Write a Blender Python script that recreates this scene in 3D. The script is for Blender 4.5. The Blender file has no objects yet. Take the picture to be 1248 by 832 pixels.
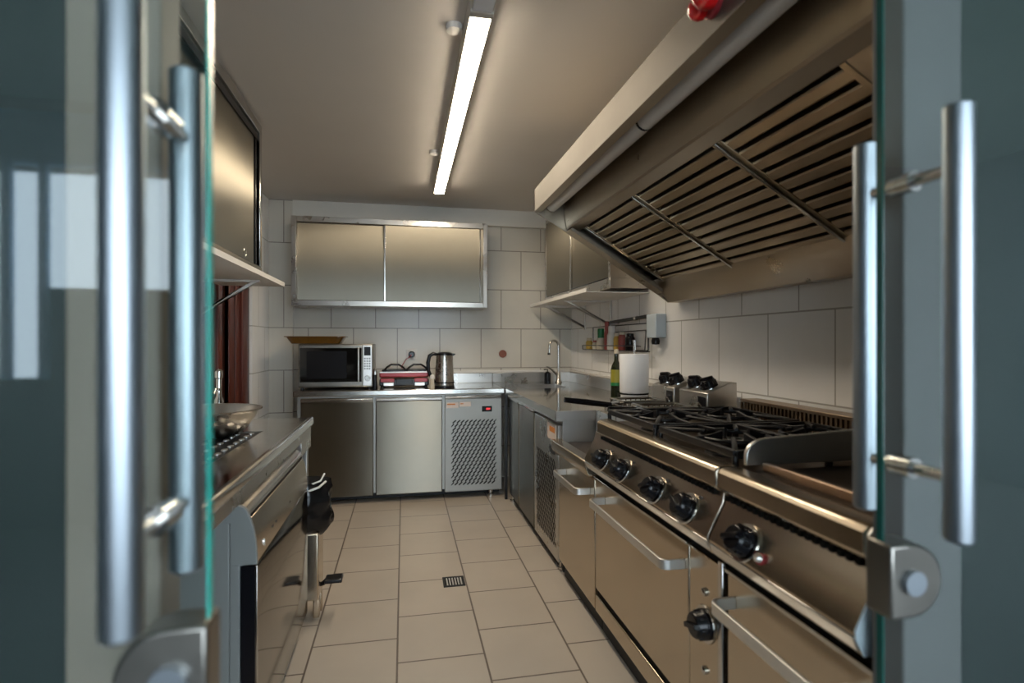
import bpy, bmesh, math, random
from mathutils import Vector, Matrix, noise
random.seed(7)
PI = math.pi
SC = bpy.context.scene
COL = SC.collection

# ------------------------------------------------------------------ materials
def new_mat(name):
    m = bpy.data.materials.new(name); m.use_nodes = True
    nt = m.node_tree
    return m, nt, nt.nodes['Principled BSDF'], nt.nodes['Material Output']

def plain(name, col, rough=.5, metal=0., spec=.5, var=0., vscale=12., coat=0.):
    m, nt, b, o = new_mat(name)
    b.inputs['Base Color'].default_value = (*col, 1)
    b.inputs['Roughness'].default_value = rough
    b.inputs['Metallic'].default_value = metal
    b.inputs['Specular IOR Level'].default_value = spec
    b.inputs['Coat Weight'].default_value = coat
    n = nt.nodes.new('ShaderNodeTexNoise'); n.inputs['Scale'].default_value = vscale
    n.inputs['Detail'].default_value = 5
    g = nt.nodes.new('ShaderNodeNewGeometry'); nt.links.new(g.outputs['Position'], n.inputs['Vector'])
    mx = nt.nodes.new('ShaderNodeMix'); mx.data_type = 'RGBA'
    v = max(var, .02)
    mx.inputs['A'].default_value = (*[c*(1-v) for c in col], 1)
    mx.inputs['B'].default_value = (*[min(1, c*(1+v)) for c in col], 1)
    nt.links.new(n.outputs['Fac'], mx.inputs['Factor']); nt.links.new(mx.outputs['Result'], b.inputs['Base Color'])
    return m

def steel(name, col=(.56,.535,.50), rough=.27, grain=(6,6,420), bump=.05, smear=.12, aniso=0., rot=0.):
    """stainless steel with a fine brushed grain and greasy smears"""
    m, nt, b, o = new_mat(name)
    b.inputs['Metallic'].default_value = 1
    if aniso:
        b.inputs['Anisotropic'].default_value = aniso; b.inputs['Anisotropic Rotation'].default_value = rot
        tg = nt.nodes.new('ShaderNodeTangent'); tg.direction_type = 'RADIAL'; tg.axis = 'Z'
        nt.links.new(tg.outputs[0], b.inputs['Tangent'])
    g = nt.nodes.new('ShaderNodeNewGeometry')
    mp = nt.nodes.new('ShaderNodeMapping'); mp.inputs['Scale'].default_value = grain
    nt.links.new(g.outputs['Position'], mp.inputs['Vector'])
    n = nt.nodes.new('ShaderNodeTexNoise'); n.inputs['Scale'].default_value = 1; n.inputs['Detail'].default_value = 2
    nt.links.new(mp.outputs['Vector'], n.inputs['Vector'])
    bp = nt.nodes.new('ShaderNodeBump'); bp.inputs['Strength'].default_value = bump; bp.inputs['Distance'].default_value = .002
    nt.links.new(n.outputs['Fac'], bp.inputs['Height']); nt.links.new(bp.outputs['Normal'], b.inputs['Normal'])
    n2 = nt.nodes.new('ShaderNodeTexNoise'); n2.inputs['Scale'].default_value = 5; n2.inputs['Detail'].default_value = 6
    n2.inputs['Roughness'].default_value = .65
    nt.links.new(g.outputs['Position'], n2.inputs['Vector'])
    mr = nt.nodes.new('ShaderNodeMapRange'); mr.inputs['From Min'].default_value = .3; mr.inputs['From Max'].default_value = .7
    mr.inputs['To Min'].default_value = rough - smear*.4; mr.inputs['To Max'].default_value = rough + smear
    nt.links.new(n2.outputs['Fac'], mr.inputs['Value']); nt.links.new(mr.outputs['Result'], b.inputs['Roughness'])
    mx = nt.nodes.new('ShaderNodeMix'); mx.data_type = 'RGBA'
    mx.inputs['A'].default_value = (*[c*.88 for c in col], 1); mx.inputs['B'].default_value = (*[min(1,c*1.08) for c in col], 1)
    nt.links.new(n2.outputs['Fac'], mx.inputs['Factor']); nt.links.new(mx.outputs['Result'], b.inputs['Base Color'])
    return m

def tile(name, c1, c2, mortar, axes, w, h, du, dv, msize=.0035, rough=.3, coatv=.3, bump=.25):
    m, nt, b, o = new_mat(name)
    g = nt.nodes.new('ShaderNodeNewGeometry'); sp = nt.nodes.new('ShaderNodeSeparateXYZ')
    nt.links.new(g.outputs['Position'], sp.inputs[0])
    cb = nt.nodes.new('ShaderNodeCombineXYZ')
    for k, (ax, d) in enumerate(zip(axes, (du, dv))):
        ad = nt.nodes.new('ShaderNodeMath'); ad.operation = 'ADD'; ad.inputs[1].default_value = d
        nt.links.new(sp.outputs[ax], ad.inputs[0]); nt.links.new(ad.outputs[0], cb.inputs[k])
    br = nt.nodes.new('ShaderNodeTexBrick'); br.offset = .5; br.offset_frequency = 2; br.squash = 1
    nt.links.new(cb.outputs[0], br.inputs['Vector'])
    br.inputs['Scale'].default_value = 1
    br.inputs['Brick Width'].default_value = w; br.inputs['Row Height'].default_value = h
    br.inputs['Mortar Size'].default_value = msize; br.inputs['Mortar Smooth'].default_value = .1
    br.inputs['Color1'].default_value = (*c1, 1); br.inputs['Color2'].default_value = (*c2, 1); br.inputs['Mortar'].default_value = (*mortar, 1)
    n = nt.nodes.new('ShaderNodeTexNoise'); n.inputs['Scale'].default_value = 3; n.inputs['Detail'].default_value = 6
    nt.links.new(g.outputs['Position'], n.inputs['Vector'])
    mr = nt.nodes.new('ShaderNodeMapRange'); mr.inputs['To Min'].default_value = .86; mr.inputs['To Max'].default_value = 1.12
    nt.links.new(n.outputs['Fac'], mr.inputs['Value'])
    mx = nt.nodes.new('ShaderNodeMix'); mx.data_type = 'RGBA'; mx.blend_type = 'MULTIPLY'; mx.inputs['Factor'].default_value = 1
    nt.links.new(br.outputs['Color'], mx.inputs['A']); nt.links.new(mr.outputs['Result'], mx.inputs['B'])
    nt.links.new(mx.outputs['Result'], b.inputs['Base Color'])
    b.inputs['Roughness'].default_value = rough
    inv = nt.nodes.new('ShaderNodeMath'); inv.operation = 'SUBTRACT'; inv.inputs[0].default_value = 1
    nt.links.new(br.outputs['Fac'], inv.inputs[1])
    bp = nt.nodes.new('ShaderNodeBump'); bp.inputs['Strength'].default_value = bump; bp.inputs['Distance'].default_value = .003
    nt.links.new(inv.outputs[0], bp.inputs['Height']); nt.links.new(bp.outputs['Normal'], b.inputs['Normal'])
    return m

def emit(name, col, s):
    m, nt, b, o = new_mat(name)
    b.inputs['Base Color'].default_value = (*col, 1)
    b.inputs['Emission Color'].default_value = (*col, 1); b.inputs['Emission Strength'].default_value = s
    return m

def clear(name, tint, ior=1.5, rough=0., refl=(.9,.97,1.)):
    """sheet glass: see-through with a Fresnel reflection"""
    m, nt, b, o = new_mat(name); nt.nodes.remove(b)
    t = nt.nodes.new('ShaderNodeBsdfTransparent'); t.inputs['Color'].default_value = (*tint, 1)
    gl = nt.nodes.new('ShaderNodeBsdfGlossy'); gl.inputs['Roughness'].default_value = rough; gl.inputs['Color'].default_value = (*refl, 1)
    fr = nt.nodes.new('ShaderNodeFresnel'); fr.inputs['IOR'].default_value = ior
    mx = nt.nodes.new('ShaderNodeMixShader')
    ge = nt.nodes.new('ShaderNodeNewGeometry'); inv = nt.nodes.new('ShaderNodeMath'); inv.operation = 'SUBTRACT'; inv.inputs[0].default_value = 1
    nt.links.new(ge.outputs['Backfacing'], inv.inputs[1])
    mu = nt.nodes.new('ShaderNodeMath'); mu.operation = 'MULTIPLY'
    nt.links.new(fr.outputs[0], mu.inputs[0]); nt.links.new(inv.outputs[0], mu.inputs[1])
    nt.links.new(mu.outputs[0], mx.inputs[0]); nt.links.new(t.outputs[0], mx.inputs[1]); nt.links.new(gl.outputs[0], mx.inputs[2])
    nt.links.new(mx.outputs[0], o.inputs['Surface'])
    return m

def wood(name, a, b_, scale=(3,40,3)):
    m, nt, b, o = new_mat(name)
    g = nt.nodes.new('ShaderNodeNewGeometry'); mp = nt.nodes.new('ShaderNodeMapping'); mp.inputs['Scale'].default_value = scale
    nt.links.new(g.outputs['Position'], mp.inputs['Vector'])
    n = nt.nodes.new('ShaderNodeTexNoise'); n.inputs['Scale'].default_value = 1; n.inputs['Detail'].default_value = 6
    nt.links.new(mp.outputs['Vector'], n.inputs['Vector'])
    mx = nt.nodes.new('ShaderNodeMix'); mx.data_type = 'RGBA'
    mx.inputs['A'].default_value = (*a, 1); mx.inputs['B'].default_value = (*b_, 1)
    nt.links.new(n.outputs['Fac'], mx.inputs['Factor']); nt.links.new(mx.outputs['Result'], b.inputs['Base Color'])
    b.inputs['Roughness'].default_value = .35
    return m

M = {}
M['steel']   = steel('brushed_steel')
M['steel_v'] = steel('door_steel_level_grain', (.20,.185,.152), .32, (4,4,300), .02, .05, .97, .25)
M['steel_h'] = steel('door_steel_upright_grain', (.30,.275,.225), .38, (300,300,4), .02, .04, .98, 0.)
M['satin']   = steel('satin_end_steel', (.56,.55,.53), .42, (60,60,60), .02, .08)
M['range']   = steel('range_steel', (.60,.51,.40), .24, (5,5,380), .015, .02)
M['steeld']  = steel('dark_brushed_steel', (.26,.245,.22), .30)
M['polish']  = steel('polished_steel', (.60,.585,.56), .14, (20,20,20), .01, .10)
M['mirror']  = steel('mirror_steel', (.36,.33,.28), .07, (20,20,20), .0, .04)
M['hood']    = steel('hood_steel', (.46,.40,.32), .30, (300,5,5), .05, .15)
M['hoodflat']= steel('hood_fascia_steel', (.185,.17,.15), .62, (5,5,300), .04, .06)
M['baffle']  = steel('greasy_baffle_steel', (.52,.43,.31), .30, (300,4,300), .03, .10)
M['bar']     = steel('satin_bar_steel', (.36,.40,.44), .36, (90,90,8), .02, .06)
M['dwdoor']  = steel('dark_mirror_steel', (.13,.11,.083), .07, (20,20,20), .0, .04)
M['handle']  = steel('aluminium_handle', (.78,.77,.75), .38, (60,60,60), .02, .08)
M['greysteel'] = plain('grey_powder_steel', (.33,.33,.31), .42, .55, .5, .06, 6)
M['greyplas'] = plain('grey_plastic', (.20,.21,.205), .4, 0, .5, .03)
M['black']   = plain('black_plastic', (.006,.006,.008), .22, 0, .3, .1)
M['blackm']  = plain('matt_black', (.006,.0055,.005), .8, 0, .2)
M['iron']    = plain('cast_iron', (.008,.008,.010), .30, 0, .35, .3, 60)
M['deck']    = plain('stained_hob_deck', (.16,.12,.09), .32, .85, .5, .45, 14)
M['griddle'] = plain('seasoned_griddle', (.05,.035,.026), .35, .6, .5, .5, 9)
M['brassbar']= plain('heat_tinted_steel', (.33,.235,.17), .35, .9, .5, .2, 20)
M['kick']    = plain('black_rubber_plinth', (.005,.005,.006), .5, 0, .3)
M['white']   = plain('white_enamel', (.72,.70,.67), .45)
M['paper']   = plain('white_paper', (.80,.82,.86), .85, 0, .2)
M['plaster'] = plain('grey_painted_plaster', (.70,.685,.64), .75, 0, .3, .05, 3)
M['ceil']    = plain('ceiling_paint', (.68,.645,.61), .62, 0, .4, .06, 2.2)
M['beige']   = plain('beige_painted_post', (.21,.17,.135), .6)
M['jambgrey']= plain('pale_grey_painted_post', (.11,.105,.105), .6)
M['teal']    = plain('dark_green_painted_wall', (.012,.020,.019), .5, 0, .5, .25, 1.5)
M['terwall'] = plain('added_terrace_wall', (.04,.06,.065), .8, 0, .2, .15, 2)
M['terceil'] = plain('added_terrace_ceiling', (.50,.60,.52), .8, 0, .2, .1, 2)
M['blue']    = plain('blue_painted_frame', (.06,.36,.70), .5)
M['terfloor']= plain('terrace_paving', (.10,.10,.10), .7, 0, .3, .1, 3)
M['redlamp'] = plain('red_gloss_plastic', (.78,.010,.014), .10, 0, .6, .05, 8, 1)
M['red']     = plain('red_enamel', (.30,.028,.035), .3, .2)
M['glass']   = clear('door_glass', (.94,.97,.962), 1.62, .035)
M['clearplas'] = plain('frosted_tube', (.66,.63,.60), .22, 0, .6, .05, 20)
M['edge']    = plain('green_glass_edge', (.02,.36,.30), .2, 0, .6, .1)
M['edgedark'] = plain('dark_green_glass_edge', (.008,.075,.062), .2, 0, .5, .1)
M['amber']   = plain('amber_glass', (.17,.075,.012), .12, 0, .7, .3, 30)
M['darkglass'] = plain('black_door_glass', (.004,.004,.004), .06, 0, .6)
M['lens']    = emit('lamp_diffuser', (1., .86, .66), 42.0)
M['reddisp'] = emit('red_display_digit', (1., .05, .06), .45)
M['lampbody']= plain('lamp_housing', (.62,.58,.52), .5)
M['dbrown']  = wood('dark_red_wood', (.016,.006,.005), (.036,.010,.007))
M['redwood'] = wood('red_wood_frame', (.055,.010,.006), (.13,.026,.012))
M['sticker'] = plain('sticker_paper', (.70,.60,.55), .6)
M['orange']  = plain('sticker_orange', (.60,.22,.05), .6)
M['ink']     = plain('printed_ink', (.05,.05,.05), .6)
M['terra']   = plain('terracotta_pipe', (.26,.10,.07), .7)
M['green']   = plain('green_plastic', (.01,.17,.05), .4)
M['yellow']  = plain('yellow_spice', (.55,.36,.06), .45)
M['spice']   = plain('red_spice', (.30,.06,.05), .45)
M['cream']   = plain('cream_label', (.62,.55,.44), .5)
M['olive']   = plain('dark_bottle_glass', (.012,.016,.006), .12, 0, .6)
M['oil']     = plain('olive_oil_label', (.30,.27,.03), .4)
M['wallbox'] = plain('pale_blue_grey_plastic', (.52,.60,.66), .4)
M['bag']     = plain('black_bin_bag', (.006,.006,.007), .2, 0, .4)
M['bronze']  = steel('bronzed_flue', (.36,.27,.19), .35, (30,30,30), .02, .1)
M['floor']   = tile('floor_tiles', (.50,.435,.365), (.48,.42,.355), (.14,.11,.09), (1,0), .36, .3435, .183, .025+.3435*4, .004, .32)
WT = ((.615,.59,.53), (.60,.575,.515), (.20,.18,.155))
M['tile_back'] = tile('wall_tiles_back', *WT, (0,2), .378, .362, .056+.378*6, .073, .0035, .28)
M['tile_side'] = tile('wall_tiles_side', (.84,.835,.83), (.825,.82,.815), (.40,.385,.36), (1,2), .378, .362, .155, .073, .0035, .28)

# ------------------------------------------------------------------ mesh builder
class MB:
    def __init__(s): s.bm = bmesh.new()
    def box(s, x0, x1, y0, y1, z0, z1):
        v = [s.bm.verts.new(p) for p in ((x0,y0,z0),(x1,y0,z0),(x1,y1,z0),(x0,y1,z0),(x0,y0,z1),(x1,y0,z1),(x1,y1,z1),(x0,y1,z1))]
        for f in ((0,3,2,1),(4,5,6,7),(0,1,5,4),(1,2,6,5),(2,3,7,6),(3,0,4,7)): s.bm.faces.new([v[i] for i in f])
        return s
    def prism(s, pts, axis, a0, a1):
        """pts: closed outline in the other two axes (in xyz order), run from a0 to a1 along axis"""
        def P(p, a):
            l = list(p); l.insert(axis, a); return l
        A = [s.bm.verts.new(P(p, a0)) for p in pts]; B = [s.bm.verts.new(P(p, a1)) for p in pts]
        n = len(pts)
        s.bm.faces.new(A); s.bm.faces.new(B[::-1])
        for i in range(n): s.bm.faces.new([A[i], B[i], B[(i+1)%n], A[(i+1)%n]])
        return s
    def strip(s, line, t, axis, a0, a1):
        """a bent sheet: open outline thickened by t, run along axis"""
        L = [Vector(p) for p in line]; off = []
        for i, p in enumerate(L):
            d = Vector((0,0))
            if i: d += (L[i]-L[i-1]).normalized()
            if i < len(L)-1: d += (L[i+1]-L[i]).normalized()
            d.normalize(); off.append(p + Vector((-d.y, d.x))*t)
        return s.prism([tuple(p) for p in L] + [tuple(p) for p in off[::-1]], axis, a0, a1)
    def tube(s, path, r, n=12, closed=False):
        P = [Vector(p) for p in path]; rings = []
        up = None
        for i, p in enumerate(P):
            if closed: d = (P[(i+1)%len(P)] - P[i-1]).normalized()
            else:
                d = ((P[i+1]-P[i]) if i == 0 else (P[i]-P[i-1]) if i == len(P)-1 else ((P[i+1]-P[i]).normalized()+(P[i]-P[i-1]).normalized())).normalized()
            if up is None: up = Vector((0,0,1)) if abs(d.z) < .9 else Vector((1,0,0))
            a = d.cross(up).normalized(); b = a.cross(d).normalized(); up = b
            rr = r[i] if isinstance(r, (list, tuple)) else r
            rings.append([s.bm.verts.new(p + a*math.cos(2*PI*k/n)*rr + b*math.sin(2*PI*k/n)*rr) for k in range(n)])
        m = len(rings)
        for i in range(m if closed else m-1):
            A, B = rings[i], rings[(i+1)%m]
            for k in range(n): s.bm.faces.new([A[k], A[(k+1)%n], B[(k+1)%n], B[k]])
        if not closed:
            s.bm.faces.new(rings[0][::-1]); s.bm.faces.new(rings[-1])
        return s
    def lathe(s, prof, origin, axis=(0,0,1), n=28, sx=1., sy=1., closed=False):
        """prof: (radius, height) pairs along axis from origin"""
        O = Vector(origin); D = Vector(axis).normalized()
        up = Vector((0,0,1)) if abs(D.z) < .9 else Vector((1,0,0))
        a = up.cross(D).normalized(); b = D.cross(a).normalized(); rings = []
        for r, h in prof:
            if r < 1e-6: rings.append([s.bm.verts.new(O + D*h)])
            else: rings.append([s.bm.verts.new(O + D*h + a*math.cos(2*PI*k/n)*r*sx + b*math.sin(2*PI*k/n)*r*sy) for k in range(n)])
        prs = list(zip(rings, rings[1:]))
        if closed: prs.append((rings[-1], rings[0]))
        for A, B in prs:
            for k in range(n):
                q = []
                for x in (A[k%len(A)], A[(k+1)%n%len(A)], B[(k+1)%n%len(B)], B[k%len(B)]):
                    if x not in q: q.append(x)
                if len(q) > 2: s.bm.faces.new(q)
        if not closed:
            if len(rings[0]) > 2: s.bm.faces.new(rings[0][::-1])
            if len(rings[-1]) > 2: s.bm.faces.new(rings[-1])
        return s
    def cyl(s, p0, p1, r, n=20): return s.tube([p0, p1], r, n)
    def ribbon(s, path, t, z0, z1):
        """a flat bar on edge following an XY path"""
        return s.strip(path, t, 2, z0, z1)
    def build(s, name, m, parent=None, bevel=0., seg=2, smooth=True):
        bmesh.ops.recalc_face_normals(s.bm, faces=s.bm.faces)
        w = Vector((0,0,0)); p = parent
        while p is not None: w += p.location; p = p.parent
        for v in s.bm.verts: v.co -= w
        me = bpy.data.meshes.new(name); s.bm.to_mesh(me); s.bm.free()
        mats = m if isinstance(m, (list, tuple)) else [m]
        for x in mats: me.materials.append(M[x])
        o = bpy.data.objects.new(name, me); COL.objects.link(o); o.parent = parent
        if bevel:
            bv = o.modifiers.new('bevel', 'BEVEL'); bv.width = bevel; bv.segments = seg; bv.limit_method = 'ANGLE'; bv.angle_limit = math.radians(40)
        if smooth:
            for f in me.polygons: f.use_smooth = True
            me.set_sharp_from_angle(angle=math.radians(38))
        return o

def tag(o, label, cat, group=None, kind=None):
    o['label'] = label; o['category'] = cat
    if group: o['group'] = group
    if kind: o['kind'] = kind
    return o
def thing(name, loc, label, cat, group=None, kind=None):
    e = bpy.data.objects.new(name, None); COL.objects.link(e); e.location = loc; e.empty_display_size = .05
    return tag(e, label, cat, group, kind)
def struct(name, mb, m, label, cat, **k): return tag(mb.build(name, m, **k), label, cat, None, 'structure')
def arc(cx, cy, r, a0, a1, n=8): return [(cx+r*math.cos(math.radians(a0+(a1-a0)*i/n)), cy+r*math.sin(math.radians(a0+(a1-a0)*i/n))) for i in range(n+1)]
def rrect(x0, x1, y0, y1, r, n=4):
    return arc(x1-r, y1-r, r, 0, 90, n)+arc(x0+r, y1-r, r, 90, 180, n)+arc(x0+r, y0+r, r, 180, 270, n)+arc(x1-r, y0+r, r, 270, 360, n)

# ------------------------------------------------------------------ room shell
XL, XR, YB, ZC = -1.12, 1.57, 4.96, 2.465
struct('floor', MB().box(XL-.1, XR+.1, .72, YB+.1, -.06, 0), 'floor', 'beige square floor tiles laid in staggered rows', 'floor', smooth=False)
struct('ceiling', MB().box(XL-.1, XR+.1, .72, YB+.1, ZC, ZC+.08), 'ceil', 'grey painted ceiling above the kitchen', 'ceiling', smooth=False)
struct('wall_back', MB().box(XL-.1, XR+.1, YB, YB+.1, 0, ZC), 'tile_back', 'back wall of large pale grey tiles', 'wall', smooth=False)
struct('wall_right', MB().box(XR, XR+.1, .72, YB, 0, ZC), 'tile_side', 'right wall of large grey tiles behind the range', 'wall', smooth=False)
DY0, DY1, DZ1 = 2.95, 4.39, 2.15
struct('wall_left', MB().box(XL-.1, XL, .72, DY0, 0, ZC).box(XL-.1, XL, DY1, YB, 0, ZC).box(XL-.1, XL, DY0, DY1, DZ1, ZC), 'tile_side', 'left wall of pale grey tiles around the wooden door', 'wall', smooth=False)
struct('wall_column', MB().box(XL, -.93, 4.90, YB, 0, ZC), 'tile_back', 'tiled pilaster in the back left corner', 'column', smooth=False)
struct('ceiling_beam', MB().box(-.93, XR, 4.90, YB, 2.317, ZC), 'plaster', 'pale painted beam above the back wall tiles', 'beam', smooth=False)
# front wall: two painted end posts, dark walls beside them, lintel above
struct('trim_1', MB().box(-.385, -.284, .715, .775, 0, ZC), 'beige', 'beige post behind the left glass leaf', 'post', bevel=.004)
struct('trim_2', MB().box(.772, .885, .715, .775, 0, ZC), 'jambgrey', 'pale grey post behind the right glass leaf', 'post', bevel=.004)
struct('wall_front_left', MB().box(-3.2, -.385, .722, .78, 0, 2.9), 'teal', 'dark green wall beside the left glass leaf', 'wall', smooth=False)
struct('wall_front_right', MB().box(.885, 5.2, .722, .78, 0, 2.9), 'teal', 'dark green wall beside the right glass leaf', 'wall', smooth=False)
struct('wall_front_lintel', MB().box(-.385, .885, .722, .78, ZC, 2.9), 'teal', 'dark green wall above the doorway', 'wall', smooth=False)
# terrace behind the camera; its roof and walls are added to shape daylight
struct('floor_terrace', MB().box(-3.2, 5.2, -9, .72, -.06, 0), 'terfloor', 'grey paving of the terrace outside the doorway', 'floor', smooth=False)
struct('ceiling_added_terrace', MB().box(-3.2, 5.2, -3.2, .78, 2.9, 2.98), 'terceil', 'added unseen grey green roof blocking the overhead sky', 'ceiling', smooth=False)  # added unseen roof: keeps sky light out, pale green for the glass reflection
struct('wall_added_terrace_left', MB().box(-3.3, -3.2, -3.2, .78, 0, 2.9), 'terwall', 'added unseen dark wall on the left of the terrace', 'wall', smooth=False)  # unseen side walls added so the glass reflects a dark outside
struct('wall_added_terrace_right', MB().box(5.2, 5.3, -3.2, .78, 0, 2.9), 'terwall', 'added unseen dark wall on the right of the terrace', 'wall', smooth=False)
struct('wall_added_terrace_back', MB().box(-3.2,-2.95,-3.2,-3.0,0,2.9).box(-2.95,-1.58,-3.2,-3.0,2.45,2.9).box(-2.95,-1.58,-3.2,-3.0,0,1.0)
       .box(-2.36,-1.58,-3.2,-3.0,1.0,1.62).box(-1.58,-1.25,-3.2,-3.0,0,2.9).box(-1.25,4.6,-3.2,-3.0,2.55,2.9).box(4.6,5.2,-3.2,-3.0,0,2.9),
       'terwall', 'added dark wall behind the camera with a wide opening for daylight', 'wall', smooth=False)  # added wall; the wide opening is placed to send daylight into the kitchen
struct('window_1', MB().box(-2.98,-1.55,-3.0,-2.96,2.44,2.80).box(-2.62,-2.56,-3.0,-2.96,1.0,2.45).box(-2.40,-2.35,-3.0,-2.96,1.0,2.45).box(-2.98,-2.92,-3.0,-2.96,1.0,2.45),
       'blue', 'blue painted window frame reflected in the left glass leaf', 'window', smooth=False)
# wooden door in the left wall
d3 = thing('door_3', (XL, (DY0+DY1)/2, 0), 'dark red wooden door in the left wall under the shelf', 'door', kind='structure')
p = MB()
y = DY0
p.box(XL-.07, XL-.045, DY0+.08, 3.90, 0, DZ1-.08); p.build('door_panel', 'dbrown', d3)
p = MB()
for y0, y1, x in ((3.66,3.74,-.03),(3.90,4.00,-.035),(4.03,4.10,-.03),(4.13,4.22,-.015),(4.25,4.31,-.03)): p.box(XL-.06, XL+x+.02, y0, y1, 0, DZ1-.08)
p.build('door_stile', 'redwood', d3, .006)
p = MB().box(XL-.09, XL-.02, DY0, DY0+.08, 0, DZ1).box(XL-.09, XL-.02, 3.90, DY1, 0, DZ1-.08).box(XL-.09, XL-.02, DY0, DY1, DZ1-.08, DZ1); p.build('door_frame', 'dbrown', d3, .004)

# ------------------------------------------------------------------ glass doors with pull bars
def glass_leaf(name, x0, x1, xb, edge_x, side, Y, label):
    t = thing(name, ((x0+x1)/2, Y, 0), label, 'door', kind='structure')
    MB().box(x0, x1, Y-.005, Y+.005, .008, 2.35).build('glass_pane', 'glass', t, smooth=False)
    e = (edge_x-.0012, edge_x+.0012)
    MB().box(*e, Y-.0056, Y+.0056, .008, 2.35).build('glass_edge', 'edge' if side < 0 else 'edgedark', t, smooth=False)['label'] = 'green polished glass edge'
    for nm, yy in (('outer', Y-.078), ('inner', Y+.066)):
        h = MB().lathe([(0,.990),(.013,.990),(.0175,.994),(.0175,1.556),(.013,1.560),(0,1.560)], (xb, yy, 0), n=24).build('pull_bar', 'bar', t)
    b = MB()
    for z in (1.072, 1.478):
        b.cyl((xb, Y-.07, z), (xb, Y+.06, z), .0085).cyl((xb, Y-.017, z), (xb, Y+.017, z), .0145)
    b.build('bar_bolt', 'polish', t)
    # rounded patch lock gripping the edge
    zc = .915
    out = [(edge_x, zc-.054), (edge_x, zc+.054)]
    cx = edge_x + side*.03
    out = [(edge_x-side*.004, zc-.052), (edge_x-side*.004, zc+.052)] + [(cx + side*math.cos(math.radians(a))*.052, zc + math.sin(math.radians(a))*.052) for a in range(90, -91, -10)]
    lk = MB().prism(out, 1, Y-.022, Y+.022).build('lock_case', 'steeld', t, .004)
    MB().cyl((cx, Y-.030, zc), (cx, Y+.030, zc), .017, 24).build('lock_cylinder', 'bar', lk)
    return t
glass_leaf('door_1', -1.15, -.197, -.243, -.197, -1, .612, 'left glass door leaf with steel pull bars and lock')
glass_leaf('door_2', .667, 1.70, .708, .667, 1, .655, 'right glass door leaf with steel pull bars and lock')

# ------------------------------------------------------------------ ceiling lamp
def strip_lamp(y0, y1, diff, label):
    t = thing('ceiling_lamp', (.268, (y0+y1)/2, ZC), label, 'lamp', )
    MB().prism([(.224,ZC),(.312,ZC),(.308,2.405),(.229,2.405)], 1, y0, y1).build('lamp_housing', 'lampbody', t, .003)
    MB().prism([(.231,2.4045),(.306,2.4045),(.303,2.398),(.234,2.398)], 1, y0+.006, y1-.006).build('diffuser', diff, t, .002)
    for yy in (y0-.012, y1-.004): MB().prism([(.220,ZC),(.316,ZC),(.309,2.397),(.228,2.397)], 1, yy, yy+.016).build('end_cap', 'lampbody', t, .002)
    for yy in (y0+.18, y1-.75):
        MB().lathe([(0,0),(.032,0),(.030,-.022),(.012,-.026),(0,-.026)], (.190, yy, ZC), n=18).build('mounting_plug', 'white', t)
    return t
strip_lamp(1.90, 4.22, 'lens', 'long lit strip lamp on the ceiling')
strip_lamp(.86, 1.872, 'paper', 'unlit grey end of strip lamp cut by the photo top')

# ------------------------------------------------------------------ small helpers for fittings
def knob(parent, c, ax, r, skirt='polish', turn=0.):
    c = Vector(c); D = Vector(ax).normalized()
    k = MB().lathe([(0,0),(r*1.0,0),(r*1.02,.006),(r*.93,.010),(r*.86,.030),(r*.74,.036),(0,.036)], c + D*.004, D, 28)
    # grip ridge
    up = Vector((0,0,1)); a = up.cross(D).normalized(); b = D.cross(a).normalized()
    g = a*math.cos(turn)+b*math.sin(turn); q = D.cross(g)
    for s in (0,):
        vs = []
        for (u, v, w) in ((-1,-1,0),(1,-1,0),(1,1,0),(-1,1,0),(-.9,-.7,1),(.9,-.7,1),(.9,.7,1),(-.9,.7,1)):
            vs.append(k.bm.verts.new(c + D*(.034+w*.016) + g*u*r*.80 + q*v*r*.22))
        for f in ((0,3,2,1),(4,5,6,7),(0,1,5,4),(1,2,6,5),(2,3,7,6),(3,0,4,7)): k.bm.faces.new([vs[i] for i in f])
    # finger lobes round the skirt
    for i in range(7):
        an = 2*PI*i/7; pc = c + (a*math.cos(an)+b*math.sin(an))*r*.80
        k.cyl(pc + D*.008, pc + D*.030, r*.20, 8)
    o = k.build('control_knob', 'black', parent, .0015)
    MB().lathe([(0,0),(r*1.25,0),(r*1.22,.004),(0,.004)], c, D, 28).build('knob_bezel', skirt, o)
    return o

def bar_handle(parent, x_door, x_out, y0, y1, z, h=.030, t=.009, mat='handle'):
    r = .028
    path = [(x_door, y1)] + [(x_out+r-r*math.sin(math.radians(a)), y1-r+r*math.cos(math.radians(a))) for a in range(0, 91, 15)] \
         + [(x_out+r-r*math.cos(math.radians(a)), y0+r-r*math.sin(math.radians(a))) for a in range(0, 91, 15)] + [(x_door, y0)]
    return MB().ribbon(path, t, z-h/2, z+h/2).build('bar_handle', mat, parent, .002)

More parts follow.
